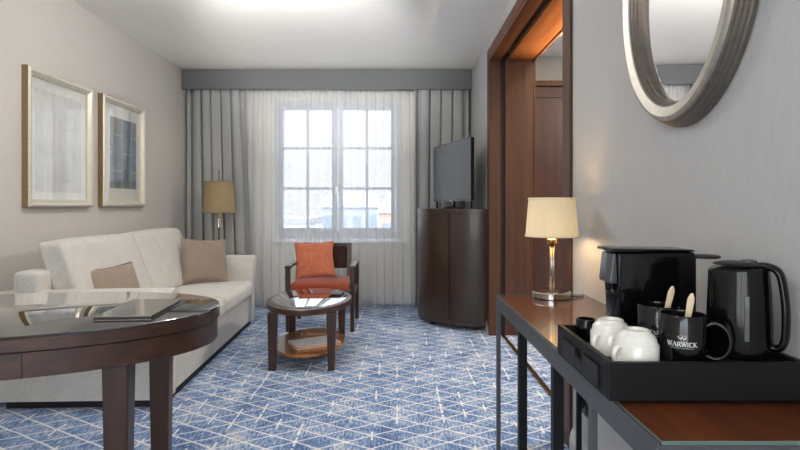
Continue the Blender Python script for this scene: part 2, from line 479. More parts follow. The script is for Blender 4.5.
def pillow(bm, w, h, t, n=22, seed=0, wr=.008):
    """knife-edge scatter cushion in the XZ plane, thickness along Y"""
    def pt(u, v, s):
        pin = 1-.10*(1-u*u) if True else 1
        x = u*w/2*(1-.09*(1-v*v)) ; z = v*h/2*(1-.09*(1-u*u))
        k = max(0, (1-u*u)*(1-v*v))**.42
        y = s*t/2*k
        nv = mnoise.noise_vector(Vector((x*6+seed, s*2, z*6)))
        edge = 1-max(abs(u), abs(v))**6
        return Vector((x+nv.x*wr, y+nv.y*wr*1.4*edge, z+nv.z*wr))
    for s in (-1, 1):
        V = [[bm.verts.new(pt(-1+2*i/n, -1+2*j/n, s)) for j in range(n+1)] for i in range(n+1)]
        for i in range(n):
            for j in range(n): bm.faces.new([V[i][j], V[i+1][j], V[i+1][j+1], V[i][j+1]])
    bmesh.ops.remove_doubles(bm, verts=bm.verts[:], dist=.002)
    return bm
def grid_cloth(bm, fn, nu, nv):
    V = [[bm.verts.new(fn(i/nu, j/nv)) for j in range(nv+1)] for i in range(nu+1)]
    for i in range(nu):
        for j in range(nv): bm.faces.new([V[i][j], V[i+1][j], V[i+1][j+1], V[i][j+1]])
    return bm

# ------------------------------------------------------------------ the room shell
struct('floor', box(B(), (XL-.3, YR-.3, -.12), (4.4, YB+.32, 0)), M['carpet'])
struct('ceiling', box(B(), (XL-.3, YR-.3, H), (4.4, YB+.32, H+.15)), M['ceil'])
struct('wall_left', box(B(), (XL-.3, YR-.3, 0), (XL, YB+.32, H)), M['wall_l'])
struct('wall_right', box(B(), (XR, YR-.3, 0), (XR2, OP0, H)), M['wall_r'])
struct('wall_right_far', box(B(), (XR, OP1, 0), (XR2, YB+.32, H)), M['wall_r'])
struct('wall_right_above_opening', box(B(), (XR, OP0, OPH), (XR2, OP1, H)), M['wall_r'])
# window wall, one mesh around the opening
WX0, WX1, WZ0, WZ1 = -1.40, .03, .735, 2.30
bm = B()
box(bm, (XL, YB, 0), (WX0, YB+.32, H)); box(bm, (WX1, YB, 0), (XR, YB+.32, H))
box(bm, (WX0, YB, WZ1), (WX1, YB+.32, H)); box(bm, (WX0, YB, 0), (WX1, YB+.32, WZ0))
struct('wall_back', bm, M['wall_w'])
# rear wall behind the viewer; its wide unseen window is added for light
RX0, RX1, RZ0, RZ1 = -2.05, .55, .35, 2.42
bm = B()
box(bm, (XL, YR-.3, 0), (RX0, YR, H)); box(bm, (RX1, YR-.3, 0), (XR, YR, H))
box(bm, (RX0, YR-.3, RZ1), (RX1, YR, H)); box(bm, (RX0, YR-.3, 0), (RX1, YR, RZ0))
struct('wall_rear', bm, M['wall_w'])
w2 = struct('added_rear_window', None, loc=((RX0+RX1)/2, YR-.15, RZ0))
hw, hh = (RX1-RX0)/2, RZ1-RZ0
bm = B()
for a, b in (((-hw, 0), (-hw+.06, hh)), ((hw-.06, 0), (hw, hh)), ((-hw+.06, 0), (hw-.06, .06)), ((-hw+.06, hh-.06), (hw-.06, hh)), ((-.03, .06), (.03, hh-.06))):
    box(bm, (a[0], -.03, a[1]), (b[0], .03, b[1]))
obj('window_frame', bm, M['white_wood'], w2)
obj('glass', box(B(), (-hw+.06, -.003, .06), (hw-.06, .003, hh-.06)), M['pane'], w2)

# window_1: two casements of 2 x 3 panes
w1 = struct('window_1', None, loc=((WX0+WX1)/2, 6.15, WZ0))
ox, oz = (WX0+WX1)/2, WZ0
bm = B()
f0, f1, g0, g1 = WX0-ox, WX1-ox, 0, WZ1-oz
for a, b in (((f0, g0), (f0+.045, g1)), ((f1-.045, g0), (f1, g1)), ((f0+.045, g0), (f1-.045, g0+.0735)), ((f0+.045, g1-.04), (f1-.045, g1))):
    box(bm, (a[0], -.04, a[1]), (b[0], .05, b[1]), .004)
obj('window_frame', bm, M['frame_backlit'], w1)
for px0, px1 in ((-1.304, -.750), (-.623, -.069)):
    s = B(); x0, x1 = px0-ox, px1-ox; z0, z1 = .859-oz, 2.21-oz; e = .05
    for a, b in (((x0-e, z0-e), (x0, z1+e)), ((x1, z0-e), (x1+e+.012*(px0 < -1), z1+e)), ((x0, z0-e), (x1, z0)), ((x0, z1), (x1, z1+e))):
        box(s, (a[0], -.03, a[1]), (b[0], .03, b[1]), .004)
    sash = obj('sash', s, M['frame_backlit'], w1)
    s = B()
    xm = (x0+x1)/2-.0
    box(s, (xm-.014, -.016, z0), (xm+.014, .016, z1))
    for zz in (1.31-oz, 1.772-oz): box(s, (x0, -.015, zz-.014), (x1, .015, zz+.014))
    obj('glazing_bar', s, M['frame_backlit'], sash)
    obj('glass', box(B(), (x0, -.003, z0), (x1, .003, z1)), M['pane'], sash)
obj('window_handle', box(box(B(), (-.024, -.045, .52), (.004, -.03, .60), .004), (-.018, -.075, .55), (-.002, -.045, .57), .003), M['chrome'], w1)
struct('trim_1', box(B(), (WX0-.08, YB-.055, WZ0-.04), (WX1+.08, YB+.02, WZ0), .008), M['white_wood'])

def skirting(name, x0, y0, x1, y1, side):
    """stepped skirting board; side = inward normal"""
    bm = B(); d = Vector((x1-x0, y1-y0)); L = d.length; d.normalize(); nrm = Vector(side)
    prof = [(0, 0), (.018, 0), (.018, .062), (.014, .070), (.014, .080), (.008, .092), (.006, .100), (0, .100)]
    rings = [[(p[0]+nrm[0]*u, p[1]+nrm[1]*u, z) for u, z in prof] for p in ((x0, y0), (x1, y1))]
    layered(bm, rings)
    struct(name, bm, M['skirt'])
skirting('baseboard_right', XR, YR, XR, OP0-.085, (-1, 0))
skirting('baseboard_right_far', XR, OP1+.01, XR, YB, (-1, 0))
skirting('baseboard_left', XL, YR, XL, YB, (1, 0))
skirting('baseboard_back', XL+.02, YB, XR-.02, YB, (0, -1))

# the wood-lined opening with its pocket-door slot
d1 = struct('door_1', None, loc=(XR, OP1, 0))
def lining(name, horizontal, flip, mat, L, loc):
    """cross-section strips along X: casing, slot, panel, rear casing"""
    bm = B()
    strips = ((-.014, .080, .030), (.080, .125, .006), (.125, .372, .022), (.372, .384, .03))
    for i, (x0, x1, th) in enumerate(strips):
        mi = 1 if i == 1 else 0
        if horizontal: box(bm, (x0, 0, -th), (x1, L, .0), 0, 2, mi)
        else: box(bm, (x0, -th if not flip else 0, 0), (x1, 0 if not flip else th, L), 0, 2, mi)
    return obj(name, bm, [mat, M['shadow_gap']], d1, loc)
lining('jamb', False, False, M['liner'], OPH, (0, 0, 0))
lining('jamb', False, True, M['liner'], OPH, (0, OP0-OP1, 0))
lining('door_head', True, False, M['liner_h_lit'], OP1-OP0-.06, (0, OP0-OP1+.03, OPH))
# casings on the room side wall face
obj('casing', box(B(), (-.016, .001, 0), (-.0005, .075, OPH+.075), .003), M['liner'], d1)
obj('casing', box(B(), (-.016, OP0-OP1-.078, 0), (-.0005, OP0-OP1-.001, OPH+.075), .003), M['liner'], d1)
obj('casing', box(B(), (-.016, OP0-OP1, OPH+.001), (-.0005, 0, OPH+.075), .003), M['liner_h_lit'], d1)
obj('door_track', box(B(), (.088, OP0-OP1+.03, 0), (.118, -.03, .010), .002), M['brass'], d1)
bm = B()
box(bm, (.132, OP0-OP1+.03, OPH-.0265), (.140, -.03, OPH-.0222))
obj('brass_strip', bm, M['brass'], d1)

# bedroom beyond the opening
BY = 5.22
struct('wall_bedroom_far', box(B(), (XR2, BY, 0), (4.4, BY+.2, H)), M['wall_r'])
struct('wall_bedroom_near', box(B(), (XR2, .6, 0), (4.4, .8, H)), M['wall_r'])
struct('wall_bedroom_right', box(B(), (4.2, .8, 0), (4.4, BY, H)), M['wall_r'])
wd = thing('wardrobe', 'tall dark reddish-brown panelled wardrobe in the room beyond the wood-lined opening', 'wardrobe', (2.15, BY-.005, 0))
obj('carcass', box(B(), (-.95, -.06, .0), (1.15, 0, 2.30), .003), M['wardrobe'], wd)
obj('cornice', box(B(), (-.965, -.10, 2.262), (1.165, -.001, 2.315), .006), M['liner_h_lit'], wd)
for i in range(3):
    x0 = -.93+i*.695
    bm = B()
    box(bm, (x0, -.085, .08), (x0+.69, -.061, 2.255), .004)
    for (a, b) in (((x0, 0.08), (x0+.09, 2.255)), ((x0+.60, .08), (x0+.69, 2.255)), ((x0+.09, 2.15), (x0+.60, 2.255)), ((x0+.09, .08), (x0+.60, .2))):
        box(bm, (a[0]+.001, -.095, a[1]+.001), (b[0]-.001, -.0855, b[1]-.001), .003)
    dr = obj('door_panel', bm, M['wardrobe'], wd)
    obj('door_handle', tube(B(), [(x0+.64, -.12, 1.0), (x0+.64, -.12, 1.16)], .006), M['chrome'], dr)

# ------------------------------------------------------------------ pelmet and curtains
pel = tag(obj('curtain_pelmet', box(box(B(), (XL+.003, 5.71, 2.363), (XR-.003, 5.735, H-.012), .004), (XL+.003, 5.736, H-.04), (XR-.003, YB-.002, H-.012)), M['pelmet']),
          'long grey fabric-covered pelmet box across the top of the window wall', 'pelmet')
def drape(name, label, x0t, x1t, x0b, x1b, y, folds, amp, mat, z0, z1, seed, cat, over=.30, thick=.003, nu=None, bell=.0):
    rnd = random.Random(seed)
    ph = [rnd.uniform(-.5, .5) for _ in range(folds+3)]
    am = [rnd.uniform(.55, 1.25) for _ in range(folds+3)]
    def fn(u, v):
        k = u*folds; i = int(min(k, folds-1e-6)); fr = k-i
        a = am[i]*(1-fr)+am[i+1]*fr; p = ph[i]*(1-fr)+ph[i+1]*fr
        ang = 2*PI*k+p*1.6+.25*math.sin(3*v+seed+i)
        x0 = x0t+(x0b-x0t)*(1-v); x1 = x1t+(x1b-x1t)*(1-v)
        W = x1-x0; lam = W/folds
        e = min(1, u*folds*2, (1-u)*folds*2)
        A = amp*a*(.82+.18*(1-v))
        x = x0+W*u+lam*over*math.sin(2*ang)*.5*e+.25*lam*p*e
        yy = y-A*math.cos(ang)-.3*A*math.cos(2.3*ang+seed)
        z = z0+(z1-z0)*v
        return Vector((x, yy, z))
    bm = grid_cloth(B(), fn, nu or folds*22, 14)
    o = obj(name, bm, mat, None, None, True)
    if thick:
        md = o.modifiers.new('cloth', 'SOLIDIFY'); md.thickness = thick; md.offset = 0
    return tag(o, label, cat)
drape('drape', 'heavy grey drape at the left end of the window, behind the floor lamp', XL+.03, -1.66, XL+.03, -1.55, 5.815, 6, .040, M['drape'], .012, 2.45, 3, 'curtain', .62)
drape('drape', 'heavy grey drape at the right end of the window, behind the television', .19, XR-.03, .17, XR-.03, 5.815, 5, .040, M['drape'], .012, 2.45, 11, 'curtain', .62)
drape('sheer_curtain', 'white see-through curtain over the left half of the window', -1.85, -.585, -1.85, -.585, 5.88, 13, .016, M['sheer'], .012, 2.46, 5, 'curtain', .12, 0)
drape('sheer_curtain', 'white see-through curtain over the right half of the window', -.64, .30, -.64, .33, 5.94, 10, .016, M['sheer'], .012, 2.46, 8, 'curtain', .12, 0)

# ------------------------------------------------------------------ pictures on the left wall
def picture(label, y0, y1, z0, z1, art, mount, inset):
    t = thing('framed_picture', label, 'picture', (XL+.001, (y0+y1)/2, z0), 0, None)
    w, h, fw = (y1-y0)/2, z1-z0, .050
    def rail(p0, p1, q0, q1):
        """mitred rail between outer corners p0,p1 and inner corners q0,q1 (y,z)"""
        bm = B(); prof = [(0, 0.0), (0, .040), (.25, .050), (.55, .046), (.8, .034), (1, .026), (1, 0.0)]
        rings = []
        for a, b in ((p0, q0), (p1, q1)):
            rings.append([(dx, a[0]+(b[0]-a[0])*f, a[1]+(b[1]-a[1])*f) for f, dx in prof])
        layered(bm, rings)
        for f in bm.faces:
            if len(f.verts) == 4 and all(min(abs(v.co.y-w), abs(v.co.y+w), abs(v.co.z), abs(v.co.z-h)) < 1e-5 for v in f.verts): f.material_index = 1
        return bm
    O = [(-w, 0), (w, 0), (w, h), (-w, h)]; I = [(-w+fw, fw), (w-fw, fw), (w-fw, h-fw), (-w+fw, h-fw)]
    fr = B()
    for i in range(4):
        r = rail(O[i], O[(i+1) % 4], I[i], I[(i+1) % 4]); merge(fr, r)
    bmesh.ops.remove_doubles(fr, verts=fr.verts[:], dist=1e-5)
    obj('frame', fr, [M['silver'], M['silver_d']], t, None)
    obj('mount', box(B(), (.004, -w+fw-.004, fw-.004), (.012, w-fw+.004, h-fw+.004)), M['mat'], t)
    a0, a1, b0, b1 = inset
    obj('print', box(B(), (.0122, -w+fw+a0, fw+b0), (.0135, w-fw-a1, h-fw-b1)), art, t)
    obj('glass', box(B(), (.019, -w+fw-.002, fw-.002), (.021, w-fw+.002, h-fw+.002)), M['picglass'], t)
    return t
picture('pale champagne-framed picture with window reflections, left one above the sofa', 3.28, 3.985, 1.106, 1.985, M['art_a'], None, (.05, .06, .05, .07))
picture('champagne-framed picture with a blue and brown print, hung nearer the window above the sofa', 4.115, 4.80, 1.106, 1.985, M['art_b'], None, (.10, .055, .10, .10))

# ------------------------------------------------------------------ sofa
ang = math.atan2(1.345-1.262, 2.12)
sofa = thing('sofa', 'pale linen two-seat sofa along the left wall under the framed pictures', 'sofa', (-1.27, 2.94, 0), PI/2+ang)
# local: x along the length from the near end, y towards the wall
L, D, DB = 2.12, .93, .85
AW = .13
def arm(bm, x0, x1, flare):
    prof = [(x0, .045), (x0, .52), (x0-.012*flare*0, .60), (x0+.015, .632), (x0+.05, .648), (x1-.05, .648), (x1-.015, .632), (x1, .60), (x1, .52), (x1, .045)]
    rings = []
    for y, sc_, top in ((.0, .985, 0), (.012, 1, .004), (.03, 1, .004), (.5, 1, 0), (D-.06, 1, -.004), (D, .99, -.01)):
        cx = (x0+x1)/2
        rings.append([(cx+(x-cx)*sc_*(1+.12*max(0, (z-.45)/.2)*(1 if y < .04 else .4)), y-(.022*max(0, (z-.40)/.25) if y < .04 else 0), .045+(z-.045)*1+(top if z > .3 else 0)) for x, z in prof])
    layered(bm, rings)
    return bm
obj('armrest', arm(B(), 0, AW, 1), M['sofa'], sofa, None, 40)
obj('armrest', arm(B(), L-AW, L, 1), M['sofa'], sofa, None, 40)
obj('base', box(B(), (AW+.001, .012, .045), (L-AW-.001, D-.02, .285), .012, 3), M['sofa'], sofa, None, 40)
obj('piping', tube(B(), [(AW+.004, .008, .283), (L-AW-.004, .008, .283)], .005, 8), M['sofa'], sofa, None, True)
obj('back_frame', box(B(), (.012, .70, .286), (L-.012, DB-.005, .752), .03, 4), M['sofa'], sofa, None, 40)
pl_ = B()
box(pl_, (.03, .03, 0), (L-.03, D-.05, .044))
obj('plinth', pl_, M['plinth'], sofa)
mid = L/2
for x0, x1 in ((AW+.003, mid-.002), (mid+.002, L-AW-.003)):
    sd = 3 if x0 < .5 else 9
    obj('seat_cushion', soft_box(B(), (x0, -.035, .288), (x1, .62, .430), .045, (.002, .012, .016), 18, None, .004, sd), M['sofa'], sofa, None, True)
for x0, x1 in ((AW+.004, mid-.003), (mid+.003, L-AW-.004)):
    sd = 4 if x0 < .5 else 11
    obj('back_cushion', soft_box(B(), (x0, .475, .435), (x1, .625, .905), .03, (.002, .020, .012), 18, (0, .36, 0), .006, sd), M['sofa'], sofa, None, True)

def put_pillow(name, label, cat, w, h, t, mat, loc, normal, seed, tilt=0, piping=None):
    """cushion standing on its lower edge; normal = direction its face looks"""
    n = Vector(normal).normalized()
    up = (Vector((0, 0, 1))-n*n.z).normalized(); xax = up.cross(n)*-1
    R = Matrix((xax, -n, up)).transposed().to_4x4()
    R = R @ Matrix.Rotation(tilt, 4, 'Y')
    bm = pillow(B(), w, h, t, 24, seed)
    o = obj(name, bm, mat, None, None, True)
    o.matrix_world = Matrix.Translation(loc) @ R
    tag(o, label, cat)
    # seam piping round the edge
    pts = []
    nn = 24
    for (u0, v0, u1, v1) in ((-1, -1, 1, -1), (1, -1, 1, 1), (1, 1, -1, 1), (-1, 1, -1, -1)):
        for i in range(nn):
            f = i/nn; u = u0+(u1-u0)*f; v = v0+(v1-v0)*f
            x = u*w/2*(1-.09*(1-v*v)); z = v*h/2*(1-.09*(1-u*u))
            nv = mnoise.noise_vector(Vector((x*6+seed, 2, z*6)))
            pts.append((x+nv.x*.008, 0, z+nv.z*.008))
    obj('piping', tube(B(), pts, .004, 6, closed=True), mat, o, None, True)
    return o
put_pillow('cushion', 'taupe scatter cushion leaning by the sofa arm nearest the window', 'cushion', .41, .40, .14, M['pillow'], (-1.69, 4.69, .628), (.62, -.72, .30), 2, math.radians(-4))
put_pillow('cushion', 'small taupe cushion at the near sofa end, partly hidden behind the large table', 'cushion', .35, .33, .14, M['pillow'], (-1.755, 3.33, .585), (.84, -.42, .40), 6, math.radians(3))

# ------------------------------------------------------------------ floor lamp behind the sofa
fl = thing('floor_lamp', 'floor lamp with a brown tapered shade between the sofa end and the left drape', 'lamp', (-1.81, 5.42, 0))
obj('base', lathe(B(), [(.14, 0), (.14, .012), (.13, .02), (.03, .03), (.014, .04)], 40), M['chrome'], fl, None, 40)
obj('pole', lathe(B(), [(.010, .03), (.010, .86), (.020, .865), (.024, .90), (.016, .935), (.024, .97), (.020, 1.0), (.010, 1.005), (.008, 1.10), (.008, 1.47)], 20), M['chrome'], fl, None, True)
def shade(r0, r1, z0, z1, seg, pleat=0.0, th=.003):
    bm = B()
    ring = lambda r, z: [(r*(1+pleat*(1 if i % 2 else -1))*math.cos(2*PI*i/seg), r*(1+pleat*(1 if i % 2 else -1))*math.sin(2*PI*i/seg), z) for i in range(seg)]
    zs = [z0+(z1-z0)*k/6 for k in range(7)]
    layered(bm, [ring(r0+(r1-r0)*k/6, zs[k]) for k in range(7)], 0, False)
    return bm
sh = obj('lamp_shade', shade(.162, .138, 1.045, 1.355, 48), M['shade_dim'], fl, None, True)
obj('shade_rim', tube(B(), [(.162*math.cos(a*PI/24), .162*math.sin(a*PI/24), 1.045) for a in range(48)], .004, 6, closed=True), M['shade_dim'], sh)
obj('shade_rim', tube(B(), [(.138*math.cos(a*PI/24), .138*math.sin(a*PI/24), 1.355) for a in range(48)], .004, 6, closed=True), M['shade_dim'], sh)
bm = B()
for a in (0, 2*PI/3, 4*PI/3): tube(bm, [(0, 0, 1.35), (.137*math.cos(a), .137*math.sin(a), 1.35)], .003, 6)
lathe(bm, [(.004, 1.36), (.012, 1.372), (.014, 1.385), (.010, 1.396), (.0, 1.405)], 16)
lathe(bm, [(.006, 1.33), (.006, 1.37)], 12)
obj('finial', bm, M['chrome'], fl)
obj('bulb', lathe(B(), [(.004, 1.13), (.012, 1.14), (.026, 1.18), (.030, 1.21), (.022, 1.24), (.003, 1.25)], 20, (.045, 0, 0)), M['bulb_dim'], fl, None, True)

# ------------------------------------------------------------------ small oval coffee table
ct = thing('coffee_table', 'small oval dark wood coffee table with black glass top and lower shelf', 'table', (-.645, 3.965, 0), math.radians(0))
a_, b_ = .308, .465
obj('tabletop', oval_solid(B(), a_, b_, [(.012, .388), (.0, .396), (0, .424), (.006, .430), (.034, .432), (.036, .428)], 80), M['table_x'], ct, None, 30)
obj('glass_inset', oval_solid(B(), a_-.0365, b_-.0365, [(.0, .4282), (.0, .4335), (.004, .4355)], 80), M['blackglass'], ct, None, 30)
for sx in (-1, 1):
    for sy in (-1, 1):
        obj('leg', leg(B(), sx*.200, sy*.335, 0, .388, .044, .064, dx=0*sx, dy=sy*.012), M['table'], ct)
obj('shelf', oval_solid(B(), .255, .40, [(.006, .095), (0, .099), (0, .110), (.004, .114)], 80), M['shelf'], ct, None, 30)
mg = thing('magazine', 'pale magazine lying on the lower shelf of the small oval coffee table', 'magazine', (-.60, 3.87, .1145), math.radians(28))
obj('cover', box(box(B(), (-.165, -.11, .016), (.165, .11, .019), .001), (-.165, -.11, 0), (.165, .11, .002), .0008), M['paper'], mg)
obj('pages', box(B(), (-.162, -.107, .0022), (.164, .107, .0158)), M['leafpage'], mg)

# ------------------------------------------------------------------ armchair by the window
ch = thing('armchair', 'dark wood open-arm chair with a rust seat in front of the sheer curtains', 'chair', (-.68, 4.98, 0))
for s in (-1, 1):
    obj('leg', leg(B(), s*.285, -.265, 0, .555, .034, .042, bev=.004), M['chairwood'], ch)
    obj('leg', leg(B(), s*.285, .245, 0, .555, .032, .042, dy=.03, bev=.004), M['chairwood'], ch)
    bm = B()
    rings = []
    for y, z, w in ((-.292, .556, .046), (-.285, .578, .052), (-.1, .584, .052), (.15, .578, .048), (.272, .572, .042), (.276, .556, .042)):
        pass
    path = [(-.290, .570), (-.1, .576), (.1, .574), (.272, .566)]
    layered(bm, [[(s*.285-.026, y, z-.0145), (s*.285+.026, y, z-.0145), (s*.285+.026, y, z+.012), (s*.285-.026, y, z+.012)] for y, z in path])
    bmesh.ops.bevel(bm, geom=bm.edges[:], offset=.004, segments=2, affect='EDGES')
    obj('armrest', bm, M['chairwood'], ch, None, 30)
    bm = box(B(), (s*.285-.012, -.243, .31), (s*.285+.012, .222, .355), .003)
    obj('side_rail', bm, M['chairwood'], ch)
    # back post leaning slightly
    bm = B(); layered(bm, [[(s*.213-.021, y-.016, z), (s*.213+.021, y-.016, z), (s*.213+.021, y+.016, z), (s*.213-.021, y+.016, z)] for y, z in ((.205, .31), (.225, .45), (.262, .735), (.264, .75))])
    obj('back_post', bm, M['chairwood'], ch)
obj('front_rail', box(B(), (-.263, -.278, .30), (.263, -.252, .358), .003), M['chairwood'], ch)
obj('back_rail', box(B(), (-.263, .226, .30), (.263, .25, .36), .003), M['chairwood'], ch)
obj('seat', soft_box(B(), (-.262, -.285, .359), (.262, .185, .432), .025, (0, .004, .012), 16), M['seat'], ch, None, True)
bm = B(); layered(bm, [[(-.191, y-.018, z), (.191, y-.018, z), (.191, y+.014, z), (-.191, y+.014, z)] for y, z in ((.235, .505), (.248, .61), (.260, .715))])
bmesh.ops.bevel(bm, geom=bm.edges[:], offset=.006, segments=2, affect='EDGES')
obj('backrest', bm, M['brownleather'], ch, None, 30)
obj('top_rail', box(B(), (-.192, .240, .716), (.192, .280, .75), .004), M['chairwood'], ch)
put_pillow('cushion', 'textured orange cushion propped on the rust armchair seat', 'cushion', .37, .355, .12, M['orange'], (-.775, 5.02, .602), (.10, -.95, .36), 13, math.radians(3))

# ------------------------------------------------------------------ cabinet and television
CX_, CY_ = XR-.005, 5.29
cab = thing('cabinet', 'walnut bow-front cabinet against the right wall, carrying the television', 'cabinet', (CX_, CY_, 0))
CA, CB = .595, .575
def bow(a, b, f0, f1, n=40):
    return [(-a*math.cos(math.radians(f0+(f1-f0)*i/n)), -b*math.sin(math.radians(f0+(f1-f0)*i/n))) for i in range(n+1)]
def dshape(a, b, f0=-32):
    pts = bow(a, b, f0, 90)
    y = pts[0][1]
    return [(0, y)]+pts
body_pts = dshape(CA-.022, CB-.022)
obj('body', prism(B(), body_pts, .045, 1.045), M['cab'], cab, None, 30)
obj('top', prism(B(), dshape(CA+.004, CB+.004), 1.046, 1.084), M['cab'], cab, None, 30)
obj('base_rail', prism(B(), dshape(CA, CB), .040, .075), M['cab'], cab, None, 30)
for (fx, fy) in ((-.46, -.26), (-.10, -.49), (-.44, .22), (-.06, .22)):
    obj('foot', leg(B(), fx, fy, 0, .0395, .045, .05, bev=.003), M['plinth'], cab)
for f0, f1 in ((-28, 12), (12.8, 56), (56.8, 88)):
    o_, i_ = bow(CA, CB, f0, f1, 24), bow(CA-.021, CB-.021, f0, f1, 24)
    obj('door', prism(B(), o_+i_[::-1], .078, 1.040), M['cab'], cab, None, 30)
obj('knob', lathe(B(), [(.004, 0), (.004, .014), (.011, .018), (.011, .026), (.004, .03)], 16, (0, 0, 0)), M['chrome'], cab, (-.592, -.02, .88), True, (0, -PI/2, 0))

tv = thing('television', 'black flat-screen television turned towards the sofa on top of the bow-front cabinet', 'television', (.53, 5.13, 1.085), math.atan2(.89, -.27)-PI)
# local x along the screen width (near end +x after turn), local -y towards viewers
W2, T0, T1 = .452, .075, .635
tvr = tv.rotation_euler.z
bm = B(); box(bm, (-W2, -.012, T0), (W2, .022, T1), .004); box(bm, (-.3, .0225, T0+.06), (.3, .05, T1-.14), .008)
obj('housing', bm, M['blacksatin'], tv)
bm = box(B(), (-W2+.010, -.0145, T0+.014), (W2-.010, -.0125, T1-.010)); obj('screen', bm, M['screen'], tv)
bm = B()
for a, b in (((-W2, T1-.006), (W2, T1+.002)), ((-W2, T0-.004), (W2, T0+.004)), ((-W2, T0+.004), (-W2+.006, T1-.006)), ((W2-.006, T0+.004), (W2, T1-.006))):
    box(bm, (a[0], -.016, a[1]), (b[0], -.0122, b[1]))
bmesh.ops.remove_doubles(bm, verts=bm.verts[:], dist=1e-5)
obj('bezel', bm, M['greyplastic'], tv)
obj('logo_plate', box(B(), (-.02, -.018, T0-.008), (.02, -.0125, T0+.002), .001), M['chrome'], tv)
st = B(); lathe(st, [(.16, 0), (.16, .008), (.14, .012), (.05, .02), (.02, .024)], 36, (0, .01, 0), True, 0, 1, .62)
box(st, (-.04, .0, .02), (.04, .02, .13), .004)
obj('stand', st, M['black'], tv, None, 40)
for s in (-1, 1): obj('stand_leg', box(B(), (s*.415-.010, -.004, .0), (s*.415+.010, .016, T0-.001), .002), M['black'], tv)

# ------------------------------------------------------------------ console desk on the right
DX0, DX1, DY0, DY1 = .424, XR-.003, .868, 2.285
desk = thing('console_desk', 'long desk with glossy brown glass-covered top and grey edge along the right wall', 'desk', ((DX0+DX1)/2, (DY0+DY1)/2, 0))
hx, hy = (DX1-DX0)/2, (DY1-DY0)/2
obj('top', box(B(), (-hx+.0045, -hy+.0045, DESK-.034), (hx, hy-.0045, DESK-.0085)), M['deskwood'], desk)
bm = B(); box(bm, (-hx+.0045, -hy-.004, DESK-.008), (hx, hy, DESK), .0012)
bm.normal_update()
for f in bm.faces:
    if abs(f.normal.z) < .9: f.material_index = 1
o = obj('glass_sheet', bm, [M['desk_glass'], M['glassedge']], desk)
fr = B()
box(fr, (-hx, -hy, DESK-.058), (-hx+.004, hy, DESK-.004), .001); box(fr, (-hx+.004, hy-.004, DESK-.058), (hx, hy, DESK-.004), .001)
box(fr, (-hx+.004, -hy, DESK-.058), (hx, -hy+.004, DESK-.010), .001)
obj('edge_band', fr, M['steel'], desk)
def bar(name, x, y, w, d, m): obj(name, box(B(), (x-w/2, y-d/2, 0), (x+w/2, y+d/2, DESK-.058), .001), m, desk)
bar('leg', -hx+.008, hy-.012, .016, .022, M['steel'])
bar('leg', -hx+.008, 1.176-(DY0+DY1)/2, .014, .020, M['steel'])
bar('leg', hx-.03, hy-.02, .02, .02, M['blackmetal'])
bar('leg', hx-.03, -hy+.02, .02, .02, M['blackmetal'])
bar('leg', .425-(DX0+DX1)/2+.012, 1.86-(DY0+DY1)/2, .028, .028, M['blackmetal'])
bar('leg', .425-(DX0+DX1)/2+.012, 1.455-(DY0+DY1)/2, .028, .028, M['blackmetal'])
bm = B(); box(bm, (-hx+.03, hy-.03, DESK-.075), (hx-.02, hy-.01, DESK-.059)); obj('cross_rail', bm, M['blackmetal'], desk)

# socket plates low on the wall
skt = thing('power_socket', 'black double power socket plate low on the wall under the desk', 'socket', (XR, 2.25, .27), 0)
for dy in (-.042, .042):
    p = obj('plate', box(B(), (-.010, dy-.040, -.042), (0, dy+.040, .042), .003), M['blacksatin'], skt)
    obj('socket_cup', lathe(B(), [(.022, 0), (.022, .006), (.018, .006), (.018, .002), (.0, .002)], 20), M['black'], p, (-.010, dy, 0), True, (0, -PI/2, 0))

# desk lamp
lp = thing('table_lamp', 'lit table lamp with a cream pleated drum shade at the far end of the desk', 'lamp', (.640, 2.205, DESK+.0005))
obj('base', lathe(B(), [(.072, 0), (.078, .002), (.078, .022), (.075, .027), (.068, .029), (.012, .031)], 48), M['chrome'], lp, None, 30)
bm = B()
for a in range(3): tube(bm, [(.006*math.cos(a*2*PI/3), .006*math.sin(a*2*PI/3), .03), (.006*math.cos(a*2*PI/3), .006*math.sin(a*2*PI/3), .2225)], .0048, 8)
obj('stem', bm, M['chrome'], lp, None, True)
obj('socket', lathe(B(), [(.020, .222), (.022, .226), (.022, .240), (.014, .244), (.014, .252), (.0, .253)], 20), M['brass'], lp, None, 40)
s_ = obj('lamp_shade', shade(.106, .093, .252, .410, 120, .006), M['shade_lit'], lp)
for r, z in ((.107, .254), (.094, .408)):
    obj('shade_trim', tube(B(), [(r*math.cos(a*PI/30), r*math.sin(a*PI/30), z) for a in range(60)], .0035, 6, closed=True), M['shade_lit'], s_)
bm = B()
for a in (0, 2*PI/3, 4*PI/3): tube(bm, [(.012*math.cos(a), .012*math.sin(a), .262), (.105*math.cos(a), .105*math.sin(a), .258)], .002, 6)
obj('shade_carrier', bm, M['brass'], lp)
obj('bulb', lathe(B(), [(.010, .2535), (.016, .264), (.022, .280), (.020, .296), (.010, .307), (.0, .310)], 20), M['bulb'], lp, None, True)
obj('cord', tube(B(), smoothpath([(.072, -.01, .008), (.10, -.02, .004), (.125, .0, .004), (.140, .03, .004), (.145, .055, .004)], 8), .0028, 8), M['black'], lp, None, True)

